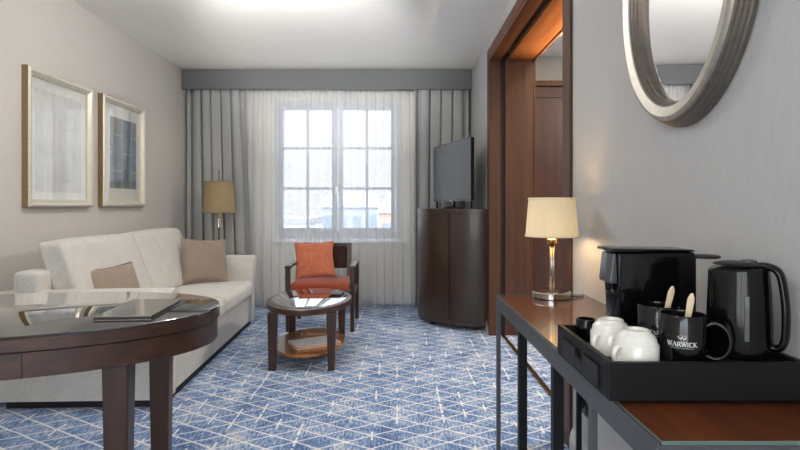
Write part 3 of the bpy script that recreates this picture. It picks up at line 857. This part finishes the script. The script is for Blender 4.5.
# ------------------------------------------------------------------ tray with drawer
TZ, TRIM = .047, .075
TX0, TX1, TY0, TY1 = .413, XR-.004, 1.036, 1.372
tray = thing('tea_tray', 'black tea tray box with a small drawer in its end, lying on the desk', 'tray', ((TX0+TX1)/2, (TY0+TY1)/2, DESK+.0005))
tx, ty = (TX1-TX0)/2, (TY1-TY0)/2
bm = B()
box(bm, (-tx, -ty, 0), (tx, -ty+.012, TRIM), .0015); box(bm, (-tx, ty-.012, 0), (tx, ty, TRIM), .0015)
box(bm, (tx-.012, -ty+.012, 0), (tx, ty-.012, TRIM), .0015)
box(bm, (-tx, -ty+.012, TRIM-.020), (-tx+.012, ty-.012, TRIM), .0015)
box(bm, (-tx, -ty+.012, 0), (-tx+.012, ty-.012, .008), .001)
box(bm, (-tx, -ty+.012, .008), (-tx+.012, -ty+.05, TRIM-.020)); box(bm, (-tx, ty-.05, .008), (-tx+.012, ty-.012, TRIM-.020))
obj('box', bm, M['tray'], tray)
obj('deck', box(B(), (-tx+.012, -ty+.012, TZ-.012), (tx-.012, ty-.012, TZ)), M['tray'], tray)
dw = B(); y0, y1 = -ty+.052, ty-.052
box(dw, (-tx-.004, y0, .010), (-tx+.010, -.022, TRIM-.022), .001); box(dw, (-tx-.004, .022, .010), (-tx+.010, y1, TRIM-.022), .001)
box(dw, (-tx-.004, -.022, .010), (-tx+.010, .022, TRIM-.040), .001); box(dw, (-tx+.011, y0, .012), (.02, y1, .02)); box(dw, (-tx+.004, -.022, TRIM-.040), (-tx+.010, .022, TRIM-.022))
obj('drawer', dw, M['blacksatin'], tray)
TT = DESK+.0005+TZ+.0005      # the surface things stand on

# white espresso cups, upside down
def cup_proto(label, loc, rz):
    t = thing('espresso_cup', label, 'cup', loc, rz, 'upturned white cups on the tray')
    obj('bowl', lathe(B(), [(.0425, 0), (.0440, .001), (.0440, .046), (.0415, .049), (.0405, .051), (.0385, .060), (.033, .0675), (.0285, .070), (.0275, .0745), (.0255, .0755), (.0225, .0745), (.0215, .0705), (.0, .0695)], 48), M['porcelain'], t, None, 50)
    h = tube(B(), smoothpath([(-.042, 0, .043), (-.050, 0, .044), (-.059, 0, .035), (-.060, 0, .022), (-.054, 0, .012), (-.047, 0, .016), (-.043, 0, .019)], 6), .0042, 10, flat=1.5)
    ho = obj('handle', h, M['porcelain'], t, None, True)
    obj('thumb_bead', lathe(B(), [(.0, -.0055), (.004, -.004), (.0055, 0), (.004, .004), (0, .0055)], 16, (-.0475, 0, .018)), M['porcelain'], ho, None, True)
    return t
cup = cup_proto('white upturned cup nearest the tray front, beside the lettered black mug', (.499, 1.112, TT), math.radians(22))
c2 = dup(cup, (.486, 1.213, TT), math.radians(32)); c2['label'] = 'white upturned cup standing behind the other white cup, by the tray drawer end'

# black mugs with lettering
def stroke(bm, p, q, w, R, z0):
    p, q = Vector(p), Vector(q); d = (q-p).normalized(); n = Vector((-d.y, d.x))*w/2
    n_seg = 3
    for k in range(n_seg):
        a, b = p+(q-p)*k/n_seg, p+(q-p)*(k+1)/n_seg
        q4 = [a+n, b+n, b-n, a-n]
        vs = []
        for c in q4:
            th = c.x/R
            vs.append(bm.verts.new(((R+.0004)*math.sin(th), -(R+.0004)*math.cos(th), z0+c.y)))
        bm.faces.new(vs)
def lettering(R, z0):
    bm = B(); Hh, wT, wt = .0090, .0017, .0009
    def ser(x, y, s=.0016): stroke(bm, (x-s, y), (x+s, y), .0007, R, z0)
    glyph = {
        'W': ([((0, 1), (.28, 0), 1), ((.28, 0), (.52, .95), 0), ((.52, .95), (.78, 0), 1), ((.78, 0), (1.06, 1), 0)], [(0, 1), (1.06, 1), (.52, 1)], 1.06),
        'A': ([((.02, 0), (.42, 1), 0), ((.42, 1), (.84, 0), 1), ((.2, .36), (.68, .36), 0)], [(.02, 0), (.84, 0)], .84),
        'R': ([((.12, 0), (.12, 1), 1), ((.12, .97), (.5, .97), 0), ((.5, .97), (.64, .82), 1), ((.64, .82), (.64, .66), 1), ((.64, .66), (.48, .52), 1), ((.48, .52), (.12, .5), 0), ((.38, .5), (.80, 0), 1)], [(.12, 0), (.82, 0)], .84),
        'I': ([((.12, 0), (.12, 1), 1)], [(.12, 0), (.12, 1)], .26),
        'C': ([((.80, .78), (.62, .96), 0), ((.62, .96), (.36, .98), 0), ((.36, .98), (.12, .76), 1), ((.12, .76), (.08, .48), 1), ((.08, .48), (.16, .2), 1), ((.16, .2), (.40, .02), 1), ((.40, .02), (.64, .04), 0), ((.64, .04), (.82, .22), 0)], [], .84),
        'K': ([((.12, 0), (.12, 1), 1), ((.14, .42), (.68, 1), 0), ((.30, .56), (.82, 0), 1)], [(.12, 0), (.12, 1), (.82, 0), (.68, 1)], .86)}
    gap = .14
    tot = sum(glyph[c][2] for c in 'WARWICK')+gap*6
    sc_ = Hh*.93; x = -tot*sc_/2
    for c in 'WARWICK':
        g = glyph[c]
        for a, b, th in g[0]: stroke(bm, (x+a[0]*sc_, a[1]*Hh), (x+b[0]*sc_, b[1]*Hh), wT if th else wt, R, z0)
        for s in g[1]: ser(x+s[0]*sc_, s[1]*Hh)
        x += (g[2]+gap)*sc_
    # small crest above: a crowned w
    for a, b in (((-.008, .0205), (-.004, .0145)), ((-.004, .0145), (0, .019)), ((0, .019), (.004, .0145)), ((.004, .0145), (.008, .0205))):
        stroke(bm, a, b, .0013, R, z0)
    for xx in (-.0045, 0, .0045): stroke(bm, (xx-.0008, .0215), (xx+.0008, .0215), .0012, R, z0)
    # fine line of small print below, with a rule on both sides
    xx = -.021
    while xx < .021:
        w = .0011
        stroke(bm, (xx, -.0042), (xx, -.0028), .0006, R, z0); stroke(bm, (xx, -.0028), (xx+w*.7, -.0030), .0004, R, z0)
        xx += .0019
    return bm
def mug_proto(label, loc, rz):
    t = thing('mug', label, 'mug', loc, rz, 'black lettered mugs on the tray')
    R, hh_ = .0440, .110
    obj('cup', lathe(B(), [(.0, .001), (.038, .0), (.042, .002), (R, .008), (R, hh_-.002), (R-.0015, hh_), (R-.0035, hh_-.001), (R-.004, hh_-.004), (R-.0045, .010), (.03, .006), (0, .006)], 56), M['mug'], t, None, 50)
    pts = smoothpath([(R-.001, 0, .088), (R+.016, 0, .094), (R+.033, 0, .084), (R+.041, 0, .060), (R+.035, 0, .035), (R+.018, 0, .022), (R-.001, 0, .027)], 7)
    obj('handle', tube(B(), pts, .0052, 10, flat=1.35), M['mug'], t, None, True)
    obj('lettering', lettering(R, .050), M['lettering'], t)
    return t
mug = mug_proto('black mug with grey lettering at the tray front, holding the nearer pale stick', (.592, 1.107, TT), math.radians(-28))
mug2 = dup(mug, (.590, 1.205, TT), math.radians(-18)); mug2['label'] = 'black lettered mug half hidden behind the front mug, before the coffee machine'
def stick(label, x, y, lean, group):
    """flat-ended stirrer leaning in a mug: lean = (dx,dy) over its height"""
    bm = B(); z0, z1 = .0095, .150
    rings = []
    for k in range(15):
        f = k/14; w = .0038+.0042*f**1.5; th = .0018
        if f > .86: w *= math.sqrt(max(.02, 1-((f-.86)/.145)**2))
        cx, cy, z = x+lean[0]*f, y+lean[1]*f+.004*f*f, TT+z0+(z1-z0)*f
        rings.append([(cx-w, cy-th*.4, z), (cx, cy-th*1.4, z), (cx+w, cy-th*.4, z), (cx+w, cy+th, z), (cx, cy+th*.5, z), (cx-w, cy+th, z)])
    layered(bm, rings)
    o = obj('stirrer', bm, M['cream'], None, None, 40)
    return tag(o, label, 'stirrer', group)
stick('pale flat stirrer stick standing in the front black mug', .590, 1.110, (.024, -.004), 'pale sticks in the mugs')
stick('pale flat stirrer stick standing in the rear black mug', .589, 1.207, (.036, -.002), 'pale sticks in the mugs')
tag(obj('capsule_pot', lathe(B(), [(.0, .0), (.023, 0), (.024, .002), (.024, .051), (.023, .053), (.020, .053), (.020, .045), (0, .045)], 32, (.468, 1.320, TT)), M['black'], None, None, 40),
    'small round black pot in the far corner of the tray beside the coffee machine', 'pot')

# ------------------------------------------------------------------ capsule coffee machine, nose towards the room
cm = thing('coffee_machine', 'glossy black coffee capsule machine standing at the back of the tray', 'coffee machine', (.612, 1.312, TT))
def slab(pts, y0, y1, bev=.004):
    """side outline in XZ extruded along Y"""
    t = bmesh.new()
    a = [t.verts.new((x, y0, z)) for x, z in pts]; b = [t.verts.new((x, y1, z)) for x, z in pts]
    n = len(pts)
    for i in range(n): t.faces.new([a[i], a[(i+1) % n], b[(i+1) % n], b[i]])
    t.faces.new(a[::-1]); t.faces.new(b)
    if bev: bmesh.ops.bevel(t, geom=t.edges[:], offset=bev, segments=3, affect='EDGES', profile=.5)
    return t
obj('body', slab([(-.080, .0), (.103, .0), (.103, .21), (.097, .222), (-.086, .219), (-.083, .14)], -.041, .045, .005), M['black'], cm, None, 30)
obj('nose', slab([(-.0865, .218), (-.094, .216), (-.101, .152), (-.099, .145), (-.0835, .145)], -.034, .038, .002), M['greyplastic'], cm, None, 30)
obj('top_lid', slab([(-.104, .2235), (-.100, .230), (.093, .2275), (.101, .2230)], -.043, .047, .0015), M['black'], cm, None, 30)
obj('spout', lathe(B(), [(.005, 0), (.007, .004), (.008, .018), (.008, .0195)], 16, (-.0925, 0, .125)), M['blacksatin'], cm, None, True)
obj('drip_tray', box(B(), (-.100, -.034, 0), (-.0805, .038, .018), .003), M['blacksatin'], cm)
obj('tank_lid', lathe(B(), [(.0, .204), (.034, .204), (.038, .206), (.038, .209), (.034, .211), (.0, .212)], 36, (.1035+.0385, .002, 0)), M['blacksatin'], cm, None, 30)

# ------------------------------------------------------------------ kettle
kt = thing('kettle', 'black electric kettle on its base at the right end of the tray by the wall', 'kettle', (.7225, 1.127, TT))
obj('power_base', lathe(B(), [(.062, 0), (.065, .003), (.065, .010), (.060, .017), (.05, .019), (.0, .019)], 48), M['blacksatin'], kt, None, 40)
bm = B()
rings = []
for r, z in ((.056, .0195), (.0605, .024), (.0610, .05), (.0600, .10), (.0580, .155), (.0555, .188), (.0545, .200), (.050, .2045)):
    rg = []
    for i in range(56):
        t = 2*PI*i/56; c, s = math.cos(t), math.sin(t); q = r
        if z > .13:                                    # pouring lip on the far left side
            d = max(0, -c*.94+s*-.0); q = r+.010*max(0, (d-.86)/.14)*(z-.13)/.06 if d > .86 else r
        rg.append((q*c, q*s, z+(.004*c if z > .17 else 0)))
    rings.append(rg)
layered(bm, rings)
obj('body', bm, M['black'], kt, None, 40)
obj('lid', lathe(B(), [(.049, .2055), (.047, .208), (.036, .211), (.014, .213), (.0, .213)], 40, (0, 0, .003)), M['blacksatin'], kt, None, 40)
obj('lid_button', lathe(B(), [(.013, .2140), (.013, .2175), (.010, .2195), (.0, .220)], 20, (.012, -.012, .0005), True, 0, 1.3, 1), M['greyplastic'], kt, None, 40)
hd = Vector((.66, -.75, 0)).normalized()
pts = smoothpath([hd*.030+Vector((0, 0, .2075)), hd*.052+Vector((0, 0, .2085)), hd*.072+Vector((0, 0, .195)), hd*.0805+Vector((0, 0, .15)), hd*.083+Vector((0, 0, .10)), hd*.080+Vector((0, 0, .06)), hd*.070+Vector((0, 0, .045)), hd*.054+Vector((0, 0, .046))], 7)
obj('handle', tube(B(), pts, .0075, 12, flat=2.0), M['black'], kt, None, True)
gw = slab([(-.004, .06), (.004, .06), (.004, .15), (-.004, .15)], -.0625, -.052, 0)
obj('water_gauge', gw, M['greyplastic'], kt, None, False, (0, 0, math.radians(-20)))
obj('cord', tube(B(), smoothpath([(.055, -.034, .008), (.058, -.045, .0055), (.056, -.058, .0045), (.058, -.066, .0045)], 8), .003, 8), M['black'], kt, None, True)

# ------------------------------------------------------------------ oval mirror
MY, MZ, RH, RV = 1.472, 1.745, .322, .408
mr = thing('mirror', 'large oval mirror with a stepped silver frame on the right wall above the tray', 'mirror', (XR-.0055, MY, MZ))
mr.rotation_euler = (0, math.radians(-.7), 0)
def oval_ring(prof, n=112):
    """prof: closed list of (inset from outer edge, height off the wall)"""
    bm = B(); rings = []
    for ins, hgt in prof+[prof[0]]:
        rings.append([(-hgt, (RH-ins)*math.cos(2*PI*i/n), (RV-ins)*math.sin(2*PI*i/n)) for i in range(n)])
    layered(bm, rings, 0, False)
    bmesh.ops.remove_doubles(bm, verts=bm.verts[:], dist=1e-6)
    return bm
obj('outer_steps', oval_ring([(.0, .001), (.0, .010), (.004, .014), (.004, .020), (.009, .024), (.009, .030), (.014, .034), (.014, .040), (.017, .043), (.030, .043), (.030, .001)]), M['mirror_dark'], mr, None, 25)
obj('face_ring', oval_ring([(.018, .0435), (.020, .050), (.030, .0535), (.057, .0475), (.060, .044), (.060, .0435)]), M['mirror_frame'], mr, None, 25)
obj('inner_steps', oval_ring([(.0605, .001), (.0605, .042), (.062, .041), (.064, .034), (.067, .032), (.069, .024), (.072, .022), (.072, .001)]), M['mirror_dark'], mr, None, 25)
bm = B(); n = 112
layered(bm, [[(-hgt, (RH-.0725)*math.cos(2*PI*i/n), (RV-.0725)*math.sin(2*PI*i/n)) for i in range(n)] for hgt in (.004, .013)])
obj('mirror_glass', bm, M['mirror'], mr)

# ------------------------------------------------------------------ large oval table, left foreground
TA, TB, TROT = .775, .432, math.radians(9.7)
bt = thing('dining_table', 'large oval dark wood table with a glossy glass top in the left foreground', 'table', (-1.451, 1.923, 0), TROT)
TH = .735
obj('tabletop', oval_solid(B(), TA, TB, [(.030, TH-.052), (.004, TH-.050), (0, TH-.046), (0, TH-.012), (.003, TH-.008)], 120, 2.15), M['table_x'], bt, None, 30)
obj('apron', oval_solid(B(), TA, TB, [(.010, TH-.128), (.008, TH-.126), (.008, TH-.0525)], 120, 2.15), M['table_x'], bt, None, 30)
obj('glass_top', oval_solid(B(), TA, TB, [(.004, TH-.0075), (.001, TH-.006), (.001, TH-.001), (.003, TH)], 120, 2.15), M['blackglass'], bt, None, 30)
for (wx, wy) in ((-.925, 1.775), (-.985, 2.23), (-1.86, 1.63), (-1.98, 2.06)):
    p = Matrix.Rotation(-TROT, 3, 'Z') @ Vector((wx+1.451, wy-1.923, 0))
    obj('leg', leg(B(), p.x, p.y, 0, TH-.128, .066, .082, bev=.005), M['table'], bt)
# drawer front let into the apron
def apron_pt(u): # point on the near edge of the apron at local x = u
    a, b, p = TA-.008, TB-.008, 2.15
    return -b*(max(0, 1-abs(u/a)**p))**(1/p)
us = [-.42+.70*i/20 for i in range(21)]
bm = B()
outer = [(u, apron_pt(u)-.0035) for u in us]; inner = [(u, apron_pt(u)+.004) for u in us]
prism(bm, outer+inner[::-1], TH-.1275, TH-.055)
drw = obj('drawer_front', bm, M['table_x'], bt, None, 30)

fo = thing('menu_folder', 'taupe leather folder lying flat on the large oval table', 'folder', (-.925, 1.935, TH+.0006), math.radians(5))
bm = B()
obj('cover', box(box(B(), (-.092, -.165, .012), (.092, .165, .0155), .0015), (-.092, -.165, 0), (.092, .165, .0035), .0015), M['folder'], fo)
obj('pages', box(B(), (-.089, -.161, .0036), (.089, .161, .0119)), M['leather'], fo)
obj('spine', box(B(), (-.095, -.165, .0), (-.0925, .165, .0155), .001), M['folder'], fo)

# ------------------------------------------------------------------ city outside the window
struct('street_ground', box(B(), (-200, YB+4, -14.5), (200, 300, -14)), M['ground'])
def building(label, x, y, w, d, top, mat, nx, nz, pitched):
    t = thing('apartment_building', label, 'building', (x, y, -14))
    hh_ = top+14
    obj('wall', box(B(), (-w/2, 0, 0), (w/2, d, hh_)), mat, t)
    if pitched:
        r = B(); layered(r, [[(-w/2-.3, -.3, hh_), (w/2+.3, -.3, hh_), (w/2+.3, d+.3, hh_), (-w/2-.3, d+.3, hh_)], [(-w/2+1, d*.4, hh_+2.2), (w/2-1, d*.4, hh_+2.2), (w/2-1, d*.6, hh_+2.2), (-w/2+1, d*.6, hh_+2.2)]])
        obj('roof', r, M['roof'], t)
    else:
        obj('roof', box(B(), (-w/2-.2, -.2, hh_), (w/2+.2, d+.2, hh_+.5)), M['roof'], t)
    for i in range(nx):
        for k in range(nz):
            cx = -w/2+(i+.5)*w/nx; cz = hh_-1.9-k*3.0
            obj('window', box(B(), (cx-.55, -.06, cz-.8), (cx+.55, -.001, cz+.8)), M['wpane'], t)
building('white flat-roofed building seen at the lower left of the left casement', -11.6, 48, 7, 10, -.6, M['render_w'], 4, 3, False)
building('grey building with a pitched roof seen near the middle mullion', -6.4, 72, 8, 10, .8, M['render_g'], 4, 2, True)
building('low white building seen at the lower left of the right casement', -2.4, 44, 4.5, 9, -1.9, M['render_w'], 3, 3, False)
building('pinkish building with a pitched roof seen at the lower right of the right casement', 1.6, 56, 7, 9, .3, M['render_p'], 4, 3, True)

# ------------------------------------------------------------------ light
SKY_FRONT, SKY_ZENITH, SKY_SUN = .80, 6.5, 2.4
GLOBE = 84.0
UPLIGHT = 262
STRIP = 25
w = bpy.data.worlds.new('sky'); sc.world = w; w.use_nodes = True
nt = w.node_tree; nt.nodes.clear()
wo = N(nt, 'ShaderNodeOutputWorld'); bg = N(nt, 'ShaderNodeBackground')
tc = N(nt, 'ShaderNodeTexCoord'); sp = N(nt, 'ShaderNodeSeparateXYZ'); nt.links.new(tc.outputs['Generated'], sp.inputs[0])
mr_ = N(nt, 'ShaderNodeMapRange'); mr_.inputs['From Min'].default_value = -.1; mr_.inputs['From Max'].default_value = .5
nt.links.new(sp.outputs[2], mr_.inputs['Value'])
nt.links.new(ramp(nt, mr_.outputs[0], [(0, (1.0, .985, .96)), (.3, (.97, .98, 1.0)), (1, (.86, .92, 1.0))]), bg.inputs[0])
# overcast sky: brighter towards the zenith, and brighter on the sun's side behind the viewer
sy_ = N(nt, 'ShaderNodeMapRange'); sy_.inputs['From Min'].default_value = .15; sy_.inputs['From Max'].default_value = -.6
sy_.inputs['To Min'].default_value = 0; sy_.inputs['To Max'].default_value = SKY_SUN
nt.links.new(sp.outputs[1], sy_.inputs['Value'])
sz_ = N(nt, 'ShaderNodeMapRange'); sz_.inputs['From Min'].default_value = .16; sz_.inputs['From Max'].default_value = .75
sz_.inputs['To Min'].default_value = SKY_FRONT; sz_.inputs['To Max'].default_value = SKY_ZENITH
nt.links.new(sp.outputs[2], sz_.inputs['Value'])
nt.links.new(math_node(nt, 'ADD', sy_.outputs[0], sz_.outputs[0]), bg.inputs[1])
nt.links.new(bg.outputs[0], wo.inputs[0])
def portal(name, loc, rot, sx, sy):
    l = bpy.data.lights.new(name, 'AREA'); l.shape = 'RECTANGLE'; l.size = sx; l.size_y = sy; l.cycles.is_portal = True
    o = bpy.data.objects.new(name, l); COL.objects.link(o); o.location = loc; o.rotation_euler = rot
portal('window_daylight', ((WX0+WX1)/2, YB+.30, (WZ0+WZ1)/2), (-PI/2, 0, 0), WX1-WX0, WZ1-WZ0)
portal('rear_fill_daylight', ((RX0+RX1)/2, YR-.28, (RZ0+RZ1)/2), (PI/2, 0, 0), RX1-RX0, RZ1-RZ0)  # guides sky light through the added rear window
# unseen warm strip added on the bedroom side to light the opening's head
l = bpy.data.lights.new('bedroom_strip_fill', 'AREA'); l.shape = 'RECTANGLE'; l.size = 1.4; l.size_y = .04; l.spread = math.radians(56); l.energy = STRIP; l.color = (1, .78, .48)
o = bpy.data.objects.new('bedroom_strip_fill', l); COL.objects.link(o); o.location = (1.66, 3.7, 1.98)
o.rotation_euler = Matrix(((0, .766, .643), (1, 0, 0), (0, .643, -.766))).to_euler()
l = bpy.data.lights.new('bedroom_fill_light', 'AREA'); l.energy = 70; l.size = .5; l.color = (1, .93, .84)  # unseen light added to brighten the bedroom
o = bpy.data.objects.new('bedroom_fill_light', l); COL.objects.link(o); o.location = (2.7, 3.2, H-.02)

# unseen globes added on the ceiling above the frame to brighten the room
def glow(name, c, e):
    m, nt, out = new_mat(name); em = N(nt, 'ShaderNodeEmission'); em.inputs[0].default_value = rgba(c); em.inputs[1].default_value = e
    nt.links.new(em.outputs[0], out.inputs['Surface']); return m
M['globe'] = glow('fill_globe', (1, .99, .975), GLOBE)
M['globe_b'] = glow('fill_globe_dimmed', (1, .99, .975), GLOBE*.36)
ceiling_ = bpy.data.objects['ceiling']
for gx, gy in ((-.85, 3.22), (-.75, .3)):
    obj('added_globe_base', lathe(B(), [(.07, -.02), (.07, -.001)], 32, (gx, gy, H)), M['chrome'], ceiling_)
    obj('added_globe', lathe(B(), [(.0, -.185), (.035, -.18), (.062, -.16), (.078, -.13), (.083, -.10), (.078, -.07), (.062, -.04), (.045, -.021)], 32, (gx, gy, H)), M['globe'] if gy > 1 else M['globe_b'], ceiling_, None, True)

# unseen spot added above the frame to brighten the ceiling, no fitting modelled
l = bpy.data.lights.new('ceiling_fill_spot', 'SPOT'); l.energy = UPLIGHT; l.color = (1, 1, 1); l.spot_size = math.radians(46); l.spot_blend = .8; l.shadow_soft_size = .08
o = bpy.data.objects.new('ceiling_fill_spot', l); COL.objects.link(o); o.location = (-.75, 1.75, 1.90)
o.rotation_euler = (Vector((-.72, 4.55, H+.1))-Vector(o.location)).to_track_quat('-Z', 'Y').to_euler()

# ------------------------------------------------------------------ camera and view
cam = bpy.data.cameras.new('camera'); cam.sensor_width = 36; cam.lens = 24.0
cam.shift_y = -20/800; cam.shift_x = 3/800; cam.clip_start = .05; cam.clip_end = 500
co = bpy.data.objects.new('camera', cam); COL.objects.link(co)
co.location = (0, 0, EYE); co.rotation_euler = (PI/2, 0, 0)
sc.camera = co
vs = sc.view_settings
sc.display_settings.display_device = 'sRGB'
vs.view_transform = 'Standard'; vs.look = 'None'; vs.gamma = 1; vs.use_curve_mapping = False
vs.exposure = 0.66
sc.cycles.max_bounces = 10; sc.cycles.diffuse_bounces = 6; sc.cycles.glossy_bounces = 5; sc.cycles.transparent_max_bounces = 16
sc.cycles.sample_clamp_indirect = 6
